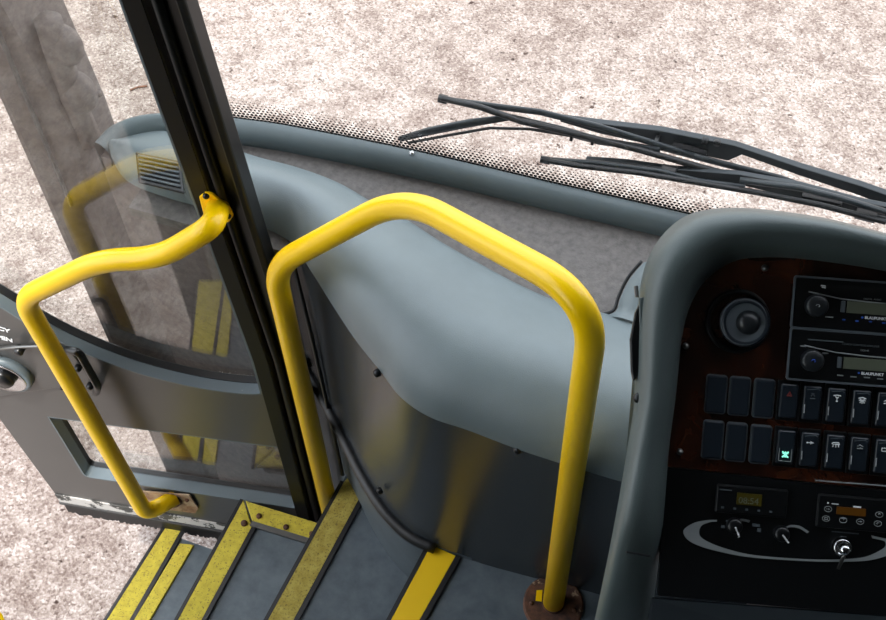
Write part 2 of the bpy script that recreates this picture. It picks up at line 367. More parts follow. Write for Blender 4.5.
# windscreen roll
back = cr([V((x, y, 0)) for x, y in ((.12, 1.286), (-.12, 1.28), (-.344, 1.272), (-.47, 1.269), (-.597, 1.264), (-.701, 1.257), (-.80, 1.249), (-.875, 1.238), (-.96, 1.222), (-1.03, 1.195), (-1.07, 1.155), (-1.08, 1.11))], 6)
nor = []
for i, p in enumerate(back):
    t = (back[min(i+1, len(back)-1)]-back[max(i-1, 0)]).normalized(); n = V((-t.y, t.x, 0)); n = n if n.dot(V((-.6, .95, 0))-p) > 0 or n.y < 0 else -n
    if n.y > 0 and i < len(back)-8: n = -n
    nor.append(n)
rprof = [(.0, .40), (.0, .470), (.003, .474), (.009, .4755), (.018, .474), (.025, .468), (.0295, .459), (.030, .450), (.028, .441), (.024, .425)]
obj('windscreen_roll', loft([[V((p.x+n.x*a, p.y+n.y*a, z)) for p, n in zip(back, nor)] for a, z in rprof]), 'vinyl_roll', dash, True)
screw('screw', atz(412, 153.5, .476), (0, 0, 1), dash, .005, 'chrome')
screw('screw', atz(594, 307, .476), (0, 0, 1), dash, .004, 'chrome')
# kick panel round the corner
bot = [(.12, .83), (0, .83), (-.1, .836), (-.218, .827), (-.306, .822), (-.385, .822), (-.434, .828), (-.491, .855), (-.546, .897), (-.60, .948), (-.65, .995), (-.71, 1.05), (-.77, 1.10)]
top = [(p[0], p[1]+.003) for p in crease[:11]]+[(-.71, 1.055), (-.77, 1.10)]
bf = cr([V((x, y, 0)) for x, y in bot], 6); tf2 = cr([V((x, y, .452)) for x, y in top], 6)
obj('kick_panel', loft([bf, [a.lerp(b, .5) for a, b in zip(bf, tf2)], tf2]), 'kick', dash, True)
sb = [V((p.x, p.y, -.9)) for p in bf]; sm = [V((p.x, p.y, .01)) for p in bf]
obj('stair_wall', loft([sb, sm]), 'stairwall', dash, True)
tp = [V((p.x, p.y-.004, .012+.02*max(0, min(1, (-p.x-.45)/.2)))) for p in bf if p.x < -.38]
tp += [V((-.72, 1.055, .07))]
obj('rubber_trim', tube(tp, .011, 10), 'rubber', dash, True)
for (x, y) in ((380, 369), (521, 446)):
    p = atz(x, y, .45); screw('screw', p+V((-.004, -.004, -.008)), (-.5, -.8, .2), dash, .006)
screw('screw', (-.495, .852, .085), (-.6, -.8, 0), dash, .006)
# sheet overlap on the kick panel corner and the cove beside the steps
obj('panel_seam', tube([(-.688, 1.028, .40), (-.668, 1.006, .25), (-.662, 1.0, .12), (-.655, .993, .0), (-.648, .985, -.19)], .004, 6), 'rubber', dash, True)
# defroster vent at the door end
vz = .50
vq = [atz(x, y, vz) for x, y in ((136, 154), (181, 163), (185, 195), (139, 184))]
obj('side_vent', prism(vq, (0, 0, .006)), 'black', dash, bevel=.002)
bm = bmesh.new()
for k in range(1, 7):
    t = k/7; a = vq[0].lerp(vq[3], t); b = vq[1].lerp(vq[2], t); add_tube(bm, [a.lerp(b, .07)+V((0, 0, .008)), a.lerp(b, .93)+V((0, 0, .008))], .0018, 6)
obj('side_vent_louvre', bm, 'rim', dash)
# bulkhead closing the dash towards the door
obj('end_panel', prism([(-1.085, 1.115, -.9), (-.745, 1.072, -.9), (-.745, 1.09, -.9), (-1.085, 1.135, -.9)], (0, 0, 1.335)), 'pillar', dash)

# ================================================================== WINDSCREEN
wp = [V((p.x+.0, p.y, 0)) - n*.012 for p, n in zip(back, nor)]
wz = [.44, 1.0, 1.6, 2.2]
def wring(z, off=0): return [V((p.x - n.x*0 , p.y - (z-.44)*.07 - off, z)) for p, n in zip(wp, nor)]
gw = loft([wring(z) for z in wz]); win = struct(obj('window_1', gw, 'glass', None, True))
# extend to the right-hand side
bm = bmesh.new(); add_loft(bm, [[V((1.2, 1.25-(z-.44)*.07, z)), V((.7, 1.285-(z-.44)*.07, z)), V((.119, 1.298-(z-.44)*.07, z))] for z in wz])
obj('pane', bm, 'glass', win, True)
bm = bmesh.new(); uvl = bm.loops.layers.uv.new('UVMap')
row = [p for p in wp if p.x > -.93]; L0 = 0; acc = [0]
row = [V((.5, 1.292, 0)), V((.3, 1.297, 0))] + row
for i in range(1, len(row)): acc.append(acc[-1]+(row[i]-row[i-1]).length)
HB = .085
v0 = [bm.verts.new((p.x, p.y-.003, .445)) for p in row]; v1 = [bm.verts.new((p.x, p.y-.003-HB*.07, .445+HB)) for p in row]
for i in range(len(row)-1):
    f = bm.faces.new((v0[i], v0[i+1], v1[i+1], v1[i]))
    for lo, (u, w) in zip(f.loops, ((acc[i], 0), (acc[i+1], 0), (acc[i+1], HB), (acc[i], HB))): lo[uvl].uv = (u, w)
me = bpy.data.meshes.new('frit_band'); bm.to_mesh(me); bm.free(); link('frit_band', me, 'frit', win)
o = obj('windscreen_seal', tube([V((p.x, p.y+.004, .447)) for p in row], .0065, 8), 'rubber', win, True)

# ================================================================== BODY SHELL
pl = struct(obj('trim_1', loft([[V((-1.198, 1.066, z)), V((-1.132-.075*max(0, z-.45), 1.125, z)), V((-1.125-.075*max(0, z-.45), 1.23, z)), V((-1.215, 1.13, z))] for z in (-.95, .45, 1.3, 2.0)], True), 'pillar', bevel=.012))
obj('pillar_seam', tube([(-1.165, 1.092, .3), (-1.165, 1.092, 1.9)], .004, 6), 'shell', pl)
struct(obj('wall_front', bx(-1.05, 1.25, 1.29, 1.33, -.9, .33), 'body'))
struct(obj('wall_right', bx(1.24, 1.30, -2.2, 1.3, -.9, 2.25), 'shelldark'))
struct(obj('wall_back', bx(-1.25, 1.24, -2.25, -2.2, -.9, 2.25), 'shelldark'))
bm = bmesh.new()
add_box(bm, (-1.185, -.965, -.05), (.09, 2.47, 1.7)); add_box(bm, (-1.185, -.965, 2.0), (.09, 2.47, .5)); add_box(bm, (-1.185, .22, 1.275), (.09, .10, .95)); add_box(bm, (-1.185, .67, 2.05), (.09, .8, .4))
struct(obj('wall_left', bm, 'shelldark'))
struct(obj('ceiling', bx(-1.23, 1.3, -2.2, 1.25, 2.25, 2.3), 'shell'))
struct(obj('floor', bx(-.36, 1.24, -2.2, -.25, -.06, 0), 'tread'))
struct(obj('window_2', bx(-1.19, -1.18, -2.2, .17, .8, 1.75), 'glass'))
struct(obj('trim_2', bx(-1.10, -.36, -2.2, .262, -.9, -.065), 'shelldark'))

# ================================================================== ENTRANCE DOOR
PA = V((-.967, .953, -.6)); du = V((-.392, -.063, 0)).normalized(); dn = V((.063*1, -.392, 0)).normalized()   # du outward, dn to the inside
if dn.dot(CAM-PA) < 0: dn = -dn
DO = PA - du*.20; DO.z = 0      # near the hinge
def dpt(px, py, off=0): return onp(px, py, PA+dn*off, dn)
def duv(px, py, off=0): q = dpt(px, py, off)-DO; return (-q.dot(du), q.z)      # u to the right (towards hinge), w up
Ud, Wd = -du, Z
if Ud.cross(Wd).dot(dn) < 0: print('door frame flipped')
def sh(w): return .012 if w < .15 else .012-.05*(w-.15)
def dw(u, w, off=0): return DO + Ud*u + V((0, 0, w)) + dn*off
door = thing('entrance_door', (-1.0, .95, -.6), 'dark grey coach entrance door standing open, two glass panes and chipped white bottom edge', 'door')
ul, _ = duv(60, 501); ul0, wl0 = duv(0, 420)
uh = duv(300, 515)[0]     # stile edge at hinge
uh = duv(170, 0)[0]*.5 + duv(300, 515)[0]*.5
wb = duv(60, 501)[1]
wtop = 1.45
outline = [(ul, wb), (duv(235, 531)[0], wb+.002), (uh+.012, wb+.004), (uh+.012, .15), (uh+sh(wtop), wtop), (ul0-.02, wtop), (ul0-.012, .3), (ul0, wl0)]
cpx = [(-30, 290), (0, 307), (32, 327), (64, 344), (98, 359), (135, 372.5), (170, 382), (203, 389), (235, 393.5), (258, 395)]
cuv = [duv(*p) for p in cpx]; us = duv(264, 394)[0]; us = (duv(130, 0)[0]+duv(258, 376)[0])/2
cs = [(p.x, p.y) for p in cr([V((a, b, 0)) for a, b in cuv], 4)]
cs = [c for c in cs if c[0] < us+.002] + [(us+.010, duv(262, 395)[1]+.002), (us+.012, duv(262, 395)[1]+.012)]
hole1 = [(ul0+.05, cs[0][1]+.03)] + cs[1:] + [(us+.012, .15), (us+sh(1.35), 1.35), (ul0+.05, 1.35)]
h2 = [duv(48, 417), duv(85, 477), duv(298, 509), duv(284, 448)]
hole2 = [(p.x, p.y) for p in fillet([V((a, b, 0)) for a, b in h2+[h2[0]]], .015, 4)][:-1]
TH = .042
plate('door_panel', outline, [hole1, hole2], dw(0, 0), Ud, Wd, TH, 'doorpaint', door, .002)
# frames lining the openings
def lining(poly, close, m, name, depth0, depth1, inset=.003):
    bm = bmesh.new(); r0 = [dw(a, b, -depth0) for a, b in poly]; r1 = [dw(a, b, -depth1) for a, b in poly]; add_loft(bm, [r0, r1], close); return solid(obj(name, bm, m, door), .004, 0)
lining([(a, b+.002) for a, b in hole1], True, 'doorsill', 'window_frame', -.001, .026)
lining([(a, b+.005) for a, b in hole1], True, 'rubber', 'window_seal', .022, .036)
lining([(a, b) for a, b in hole2], True, 'doorsill', 'window_frame', .0, .028)
lining([(a, b) for a, b in hole2], True, 'rubber', 'window_seal', .026, .038)
o = plate('door_glass', hole1, [], dw(0, .003, -.036), Ud, Wd, .004, 'doorglass', door)
o = plate('door_glass', hole2, [], dw(0, 0, -.036), Ud, Wd, .004, 'doorglass', door)
# bottom edge
a, b = duv(58, 491), duv(228, 519)
q = [(ul+.002, wb+.003), (uh-.03, wb+.006), (uh-.03, wb+.035), (ul-.001, wb+.038)]
obj('bottom_strip', prism([dw(u, w, .0) for u, w in q], dn*.0035), 'chipped', door, bevel=.001)
obj('bottom_rail', prism([dw(u, w, -TH) for u, w in ((ul, wb-.006), (uh, wb-.004), (uh, wb+.004), (ul, wb+.004))], dn*(TH+.006)), 'shell', door, bevel=.001)
bm = bmesh.new(); n = 150
for i in range(n):
    u = ul+.012+(uh-ul-.02)*i/n; l = .032+.014*random.random(); add_box(bm, dw(u+.002, wb-.004-l/2, .0), (.0052, .012, l), (Ud, dn, Z))
obj('brush_seal', bm, 'rubber', door)
# hinge stile: flat face, groove, round shaft, black rubber
ur = duv(275, 250)[0]; ur = (duv(204, 0)[0]+duv(275, 250)[0])/2
ur -= .006
def stile(q, name, m, bev):
    return obj(name, loft([[dw(u+sh(w), w, o_) for u, o_ in q] for w in (-.62, .15, 1.68)], True), m, door, bevel=bev)
stile([(uh+.002, -.03), (ur-.012, -.03), (ur-.012, -.005), (uh+.002, -.012)], 'hinge_stile', 'postblack', .002)
obj('hinge_shaft', tube([dw(uh+.016+sh(w), w, -.006) for w in (-.63, .15, 1.68)], .0075, 16), 'postblack', door, True)
stile([(ur-.014, -.035), (ur+.002, -.03), (ur, .0), (ur-.012, .004)], 'hinge_rubber', 'rubber', .003)
stile([(us+.003, -.001), (uh-.001, -.001), (uh-.001, .002), (us+.003, .002)], 'edge_profile', 'postblack', 0)
# lock pod
pod = [duv(x, y) for x, y in ((-60, 352), (20, 344), (63, 345), (74, 352), (98, 384), (97, 392), (88, 392), (60, 385), (-40, 400))]
pod = [(p.x, p.y) for p in fillet([V((a, b, 0)) for a, b in pod+[pod[0]]], .012, 3)][:-1]
plate('lock_plate', pod, [], dw(0, 0, .006), Ud, Wd, .006, 'doorpaint', door, .0015)
bm = bmesh.new(); add_tube(bm, [dpt(x, y, .014) for x, y in ((-20, 351), (18, 347), (40, 346), (66, 349))], .0035, 8); obj('lock_bar', bm, 'steel', door, True)
obj('lock_handle', tube(fillet([dpt(62, 349, .014), dpt(80, 352, .022), dpt(97, 386, .022), dpt(95, 391, .012)], .012, 5), [.006]*2+[.008]*11+[.006]*(14-13), 12) if False else tube(fillet([dpt(62, 349, .014), dpt(79, 352, .022), dpt(98, 386, .020), dpt(96, 392, .010)], .012, 5), .0075, 12), 'black', door, True)
for x, y in ((79, 366), (91, 384)): obj('handle_bolt', lathe(dpt(x, y, .008), dn, [(.007, 0), (.007, .008), (.0045, .012)], 14), 'screw', door, True)
obj('lock_pivot', lathe(dpt(21, 347, .008), dn, [(.009, 0), (.009, .014), (.006, .017)], 18), 'black', door, True)
kc = dpt(6, 371, .006)
obj('release_dish', lathe(kc, dn, [(.056, 0), (.055, .012), (.047, .016), (.042, .008), (.034, .003), (.001, .002)], 40), 'doorsill', door, True)
obj('release_rim', lathe(kc+dn*.009, dn, [(.046, 0), (.048, .006), (.044, .009), (.038, .004)], 40), 'chrome', door, True)
obj('release_knob', lathe(kc+dn*.003, dn, [(.024, 0), (.024, .018), (.02, .024), (.001, .025)], 32), 'black', door, True)
screw('screw', dpt(62, 388, .006), dn, door, .004)
ta = dpt(21.0, 334, .003); tb_ = dpt(21, 346, .003)
td = (dpt(24, 339, .003)-dpt(0, 328, .003)); td.z *= .9
TU = (Ud*math.cos(math.radians(-14))+Z*math.sin(math.radians(-14))); TW = (Z*math.cos(math.radians(-14))-Ud*math.sin(math.radians(-14)))
text('release_lettering', 'EMERGENCY', dpt(10, 333, .0015), TU, TW, .017, 'white', door, align='RIGHT', bold=.0006)
text('release_lettering', 'OPEN', dpt(13, 342.5, .0015), TU, TW, .017, 'white', door, align='RIGHT', bold=.0006)

# ================================================================== HANDRAILS
YR = .0175
def vert_z(x, y, py):      # height on the vertical (x, y) that shows at image row py
    n = V((x, y, 0)).normalized(); lo, hi = -1., 1.8
    for _ in range(40):
        m_ = (lo+hi)/2; c = V((x, y, m_))-CAM; d = c.dot(R)*rt+c.dot(H)*fw-c.z*down
        if CY+F*d.y/d.z > py: lo = m_
        else: hi = m_
    return lo
hoop = thing('handrail', (-.169, .79, 0), 'tall yellow hoop handrail on a rusty round floor flange, in front of the dashboard', 'handrail')
xA, yA = -.167, .793
zA = vert_z(xA, yA, 298)
xB, yB = -.668, .945
zB = vert_z(xB, yB, 266)
K2 = dp = CAM + ray(404, 196)*(1.62/F)
pts = fillet([(xA, yA, 0.004), (xA+.012, yA, zA), K2, (xB, yB, zB), (xB, yB, -.415)], [0, .10, .08, .06, 0], 12)
obj('tube', tube(pts, YR, 28), 'yellow', hoop, True)
obj('floor_flange', lathe((xA, yA, 0), Z, [(.05, 0), (.05, .004), (.047, .006), (.0185, .007), (.0185, .012)], 40), 'rust', hoop)
obj('floor_flange', lathe((xB, yB, -.42), Z, [(.03, 0), (.03, .004), (.028, .006), (.0185, .007)], 30), 'rust', hoop)
for k in range(4):
    q = math.radians(200+80*k); screw('screw', (xA+.036*math.cos(q), yA+.036*math.sin(q), .007), Z, hoop, .004, 'rust')
obj('paint_flake', prism([(xA-.033, yA+.012, .0065), (xA-.024, yA+.016, .0065), (xA-.019, yA-.004, .0065), (xA-.029, yA-.006, .0065)], (0, 0, .001)), 'yellow', hoop)

rail = thing('handrail', (-1.0, .9, -.4), 'yellow bent handrail bolted to the inside of the open door', 'handrail')
pr = [dpt(216, 207, .004), dpt(215, 213, .035), dpt(196, 240, .065), dpt(150, 258, .065), dpt(95, 262, .065), dpt(24, 296, .065), dpt(141, 509, .05), dpt(152, 512, .05), dpt(176, 497, .003)]
pr = [dpt(218, 208, .004), dpt(213, 226, .062), dpt(160, 258, .066), dpt(100, 260, .066), dpt(22, 298, .066), dpt(146, 514, .055), dpt(176, 497, .003)]
obj('tube', tube(fillet(pr, [0, .05, .06, .06, .045, .035, 0], 10), .0178, 26), 'yellow', rail, True)
fl = [dpt(x, y, 0) for x, y in ((200, 195), (206, 190), (213, 192), (231, 207), (234, 214), (230, 220), (222, 222), (205, 215))]
obj('top_flange', prism(fl, dn*.005), 'yellow', rail, bevel=.0015)
screw('screw', dpt(206, 196, .006), dn, rail, .005); screw('screw', dpt(228, 216, .006), dn, rail, .005)
fl = [dpt(x, y, .003) for x, y in ((142, 490), (190, 494), (199, 507), (196, 512), (150, 506))]
obj('bottom_plate', prism(fl, dn*.004), 'rustplate', rail, bevel=.001)
for x, y in ((187, 500),): screw('screw', dpt(x, y, .008), dn, rail, .0045, 'rust')
obj('weld_collar', lathe(dpt(172, 499, .006), dn, [(.024, 0), (.022, .006), (.018, .012)], 20), 'rust', rail, True)
r3 = thing('handrail', (-1.19, .7, 0), 'yellow handrail end just showing in the lower left corner', 'handrail')
q = CAM + ray(2, 622)*(1.55/F)
obj('tube', tube(fillet([q+V((-.02, -.35, 0)), q, q+V((-.10, 0, -.02)), q+V((-.10, 0, -.8))], [0, .04, .04, 0], 8), YR, 20), 'yellow', r3, True)

# ================================================================== MIRROR BRACKET on the front pillar
br = thing('mirror_bracket', (-1.1, 1.16, .8), 'dark rounded bracket with a small knob on the front pillar, seen through the door glass', 'bracket')
def onpil(px, py): return onp(px, py, (-1.125, 1.16, .8), V((.55, -.83, 0)))
for (x, y, r, nm) in ((63, 45, 22, 'housing'), (76, 92, 23, 'housing')):
    c = onpil(x, y); c2 = onpil(x+r, y); rr = (c2-c).length; bm = bmesh.new()
    bmesh.ops.create_uvsphere(bm, u_segments=28, v_segments=18, radius=rr)
    bmesh.ops.transform(bm, matrix=Matrix.Translation(c)@Matrix.Diagonal((1, .8, 1.15, 1)), verts=bm.verts); obj(nm, bm, 'pillar', br, True)
obj('knob', lathe(onpil(97, 94), V((.9, .45, 0)), [(.004, 0), (.006, .004), (.004, .009)], 14), 'pillar', br, True)
obj('bracket_arm', tube([onpil(48, 20), onpil(60, 60), onpil(76, 110), onpil(90, 140)], .022, 12), 'pillar', br, True)

# ================================================================== WIPERS
WN = V((0, -1, -.07)).normalized()
def wpt(px, py, off): return onp(px, py, (0, 1.30+off, .46), WN)
def strip_arm(name, top_, bot_, off, t, m, parent):
    """pressed-steel channel between two edge lines"""
    return obj(name, prism([wpt(x, y, off) for x, y in top_]+[wpt(x, y, off) for x, y in bot_[::-1]], V((0, t, 0))), m, parent, bevel=.0015)
w1 = thing('wiper', (.3, 1.35, .4), 'long black windscreen wiper lying uppermost outside the glass', 'wiper', 'windscreen wipers')
strip_arm('arm', [(560, 119), (600, 124), (660, 131), (690, 137), (735, 146), (800, 168), (860, 186), (900, 200)], [(560, 122), (600, 134), (660, 147), (690, 153), (728, 161), (742, 155), (800, 176), (860, 196), (900, 212)], .075, .012, 'wiper', w1)
obj('blade_bow', tube([wpt(x, y, .06) for x, y in ((441, 99), (500, 107), (540, 112), (600, 127), (650, 142), (700, 158))], .006, 8, flat=.7), 'wiper', w1, True)
obj('blade_bow', tube([wpt(x, y, .06) for x, y in ((660, 147), (720, 163), (780, 178), (840, 200), (900, 219))], .006, 8, flat=.7), 'wiper', w1, True)
obj('rubber_blade', tube([wpt(x, y, .045) for x, y in ((441, 98), (480, 107), (520, 121), (580, 135), (640, 150), (700, 167), (760, 183), (820, 199), (900, 222))], .0052, 8), 'rubber', w1, True)
obj('blade_tip', tube([wpt(439, 98, .05), wpt(447, 100, .05)], .0075, 10), 'black', w1, True)
obj('pivot_block', tube([wpt(672, 147, .068), wpt(706, 156, .068)], .012, 8, flat=.6), 'black', w1)
obj('hinge_bolt', lathe(wpt(705, 141, .07), -WN*-1, [(.005, -.004), (.005, .004)], 14), 'screw', w1, True)
obj('rivet_hole', lathe(wpt(717, 143, .072), WN, [(.0055, -.003), (.0055, .003)], 14), 'black', w1, True)
obj('washer_hose', tube(fillet([wpt(x, y, .09) for x, y in ((600, 128), (620, 136), (640, 141), (658, 138), (664, 146), (640, 150))], .02, 4), .0028, 8), 'rubber', w1, True)
obj('hose_clip', box(wpt(657, 141, .07), (.006, .02, .02)), 'black', w1)
obj('support_arm', tube([wpt(x, y, .055) for x, y in ((400, 139), (430, 131), (470, 123), (512, 117))], [.006, .0085, .0085, .006], 8, flat=.6), 'wiper', w1, True)
obj('support_arm', tube([wpt(x, y, .055) for x, y in ((512, 117), (560, 130), (600, 141), (660, 150))], [.006, .009, .008, .006], 8, flat=.6), 'wiper', w1, True)
obj('hose', tube([wpt(x, y, .05) for x, y in ((408, 143), (450, 135), (490, 128), (530, 129), (572, 136), (610, 143))], .0025, 8), 'rubber', w1, True)
for x, y in ((572, 136), (593, 140)): obj('hose_clip', box(wpt(x, y, .05), (.005, .01, .014)), 'black', w1)
w2 = thing('wiper', (.3, 1.33, .4), 'lower black windscreen wiper lying close above the dotted glass edge', 'wiper', 'windscreen wipers')
strip_arm('arm', [(585, 160), (625, 163), (668, 169), (740, 175), (800, 186), (860, 202), (900, 210)], [(585, 163), (625, 170), (668, 176), (740, 185), (800, 200), (860, 212), (900, 219)], .035, .01, 'wiper', w2)
obj('rubber_blade', tube([wpt(x, y, .012) for x, y in ((543, 160), (580, 166), (640, 173), (700, 183), (760, 193), (820, 205), (886, 222))], .0045, 8), 'rubber', w2, True)
obj('blade_bow', tube([wpt(x, y, .022) for x, y in ((543, 159), (600, 163), (660, 171), (700, 181), (745, 187))], .004, 8), 'wiper', w2, True)
obj('blade_bow', tube([wpt(x, y, .022) for x, y in ((740, 180), (800, 188), (840, 198), (886, 212))], .005, 8), 'wiper', w2, True)
obj('blade_tip', tube([wpt(541, 159, .015), wpt(550, 161, .015)], .0065, 10), 'black', w2, True)
obj('pivot_block', tube([wpt(662, 169, .03), wpt(676, 172, .03)], .0085, 8), 'black', w2)
obj('bridge_block', tube([wpt(802, 196, .03), wpt(842, 204, .03)], .0085, 8), 'black', w2)
obj('joint', tube([wpt(856, 212, .03), wpt(876, 217, .03)], .010, 8), 'black', w2)

# ================================================================== CONSOLE
ce, se = math.cos(math.radians(38)), math.sin(math.radians(38))
FU = V((math.cos(math.radians(14)), math.sin(math.radians(14)), 0)); nh = V((FU.y, -FU.x, 0))
FV = nh*ce - Z*se; FN = nh*se + Z*ce            # right, down, towards the driver
FO = CAM + ray(790, 320)*(1.3/F)
FW_ = -FV
def fpt(px, py, h=0): return onp(px, py, FO+FN*h, FN)
def fuv(px, py): q = fpt(px, py)-FO; return q.dot(FU), q.dot(FW_)
con = thing('driver_console', (.2, .8, 0), "grey green hooded driver's console with a dark burr wood panel of switches", 'console')
D = [(582, 660), (592, 630), (601, 590), (614, 525), (627, 450), (635, 395), (637, 330), (640, 288), (649, 256), (668, 229), (696, 212), (745, 208), (820, 217), (886, 233), (960, 250), (1100, 280)]
Cc = [(598, 660), (606, 630), (614, 590), (626, 525), (641, 450), (651, 395), (656, 330), (664, 288), (680, 258), (704, 238), (732, 227), (775, 223), (830, 228), (886, 240), (960, 257), (1100, 285)]
B = [(632, 660), (640, 630), (646, 590), (655, 525), (663, 450), (670, 395), (677, 330), (687, 294), (702, 270), (724, 252), (748, 246), (785, 247), (830, 252), (886, 260), (960, 277), (1100, 302)]
A = [(642, 660), (650, 630), (655, 590), (663, 525), (669, 450), (676, 395), (683, 332), (693, 300), (708, 278), (730, 263), (752, 258), (790, 258), (835, 263), (890, 272), (960, 288), (1100, 315)]
def hl(y): return 0 if y < 560 else -.0016*(y-560)      # below the switches the console turns steeply down
def pc(l, h): return cr([fpt(x, y, h+hl(y)) for x, y in l], 6)
r_d, r_c, r_b, r_a = pc(D, -.004), pc(Cc, .034), pc(B, .018), pc(A, -.012)
r_dc = [d.lerp(c, .45)+FN*.012 for d, c in zip(r_d, r_c)]
r_cb = [c.lerp(b, .45)+FN*.006 for c, b in zip(r_c, r_b)]
r_e = [V((d.x, d.y+.015, d.z-.06)) for d in r_d]; r_f = [V((d.x+.02, max(d.y, .80)+.04, min(.30, d.z-.25))) for d in r_d]
obj('hood', loft([r_f, r_e, r_d, r_dc, r_c, r_cb, r_b, r_a]), 'hood', con, True)
# fascia of wood, lower panel of black
so = -.014
bw = [fpt(x, y, so) for x, y in ((640, 464), (1050, 508))]
wl = [a.lerp(b, .35) for a, b in zip(r_a, r_b)]; wl = [p - FN*((p-FO).dot(FN)-so) for p in wl]
wl = [p for p in wl if (p-bw[0]).dot(FV) < -.002]
obj('wood_fascia', prism(wl + [bw[1], wl[0]+(bw[0]-wl[0]).project(FV)], -FN*.01), 'wood', con)
lowp = [fpt(666, 467, so+.002), fpt(1050, 510, so+.002), fpt(1030, 628, so+.002), fpt(658, 596, so+.002), fpt(662, 525, so+.002)]
obj('lower_fascia', prism(lowp, -FN*.012), 'black', con)
obj('chrome_line', tube([fpt(815, 480.5, so+.004), fpt(900, 487, so+.004)], .0007, 6), 'silver', con)
obj('lower_cover', prism([fpt(652, 598, so+.001), fpt(1000, 625, so+.001), fpt(990, 700, so-.2), fpt(636, 680, so-.2)], -FN*.006), 'satin', con, bevel=.002)
for x, y in ((765, 268), (686, 346), (680, 452)): screw('screw', fpt(x, y, so+.004), FN, con, .0035, 'steel')
# eyeball air vent
s0 = so
vo = obj('air_vent', lathe(fpt(737.5, 321, s0), FN, [(.034, 0), (.034, .004), (.032, .006), (.0285, .004), (.0285, 0), (.005, -.001)], 48), 'black', con, True)
vv = vo
b1 = obj('vent_ball', lathe(fpt(744, 322, s0), FN, [(.026, 0), (.026, .007), (.0245, .0125), (.021, .014), (.0185, .009), (.012, .006), (.001, .006)], 40), 'switch', vv, True)
obj('vent_ring', lathe(fpt(744, 322, s0+.0115), FN, [(.0245, 0), (.0248, .0012), (.0238, .002), (.0225, .001)], 40), 'rim', vv, True)
obj('vent_hub', lathe(fpt(747, 322, s0+.004), FN, [(.0135, 0), (.013, .008), (.009, .014), (.004, .016), (.0005, .016)], 30), 'satin', vv, True)
def fbox(name, px, py, w, h, d, m, parent, base=so, bevel=.001):
    return obj(name, box(fpt(px, py, base)+FN*(d/2), (w, h, d), (FU, FW_, FN)), m, parent, bevel=bevel)
def rrect(w, h, r, n=5):
    out = []
    for sx, sy, a0 in ((1, 1, 0), (-1, 1, 90), (-1, -1, 180), (1, -1, 270)):
        for k in range(n+1):
            q = math.radians(a0+90*k/n); out.append((sx*(w/2-r)+r*math.cos(q), sy*(h/2-r)+r*math.sin(q)))
    return out
def rplate(name, c, w, h, r, d, m, parent, hole=None):
    return plate(name, rrect(w, h, r), [rrect(*hole)] if hole else [], c+FN*d, FU, FW_, d, m, parent)
def line(bm, c, pts, r=.0004):
    add_tube(bm, [c+FU*a*.001+FW_*b*.001 for a, b in pts], r, 6)
ICON = {
 'lamp': [[(-3, 0), (-1, 2), (-1, -2), (-3, 0)], [(0, 1.5), (3, 1.5)], [(0, 0), (3, 0)], [(0, -1.5), (3, -1.5)]],
 'person': [[(-1.5, 2.5), (1.5, 2.5)], [(-2, 0), (0, 2), (2, 0)], [(-2.5, -2.5), (2.5, -2.5)]],
 'fan': [[(-4, 2.6), (0, 3.4), (4, 2.6)], [(0, 0), (1.6, 1.8)], [(0, 0), (-1.6, 1.8)], [(0, 0), (0, -3)], [(-1, -3), (1, -3)]],
 'sun': [[(-4, 2), (0, 3.2), (4, 2)], [(0, 1), (0, -3.4)], [(-3.4, 0), (3.4, 0)], [(-2.4, 1.6), (2.4, -2.6)], [(2.4, 1.6), (-2.4, -2.6)], [(-1.6, -1.2), (0, .6), (1.6, -1.2)]],
 'arrow': [[(-4, 0), (2, 0)], [(0, 1.3), (3.4, 0), (0, -1.3)], [(-3, 1), (-3, -1)]],
 'screen': [[(-4, 1), (-3, 2.6), (3, 2.6), (4, 1), (-4, 1)], [(-2.5, 1), (-3, -2)], [(0, .5), (0, -2.4)], [(2.5, 1), (3, -2)]],
 'beam': [[(-3, 1), (0, 2.6), (3, 1)], [(-3, -1), (3, -1)], [(0, 0), (1.4, -.6)]],
 'door': [[(-3, -1.6), (-3, 1.6), (3, 1.6), (3, -1.6), (-3, -1.6)]],
 'hazard': [[(-2.6, -2), (0, 2.6), (2.6, -2), (-2.6, -2)], [(-1.2, -1.2), (0, .9), (1.2, -1.2), (-1.2, -1.2)]],
 'cross': [[(-3.2, 3), (3.2, -3)], [(3.2, 3), (-3.2, -3)], [(-3, 1.2), (3, 1.2)], [(-2, -2.2), (2, -2.2)], [(0, 3), (0, -1)]],
}
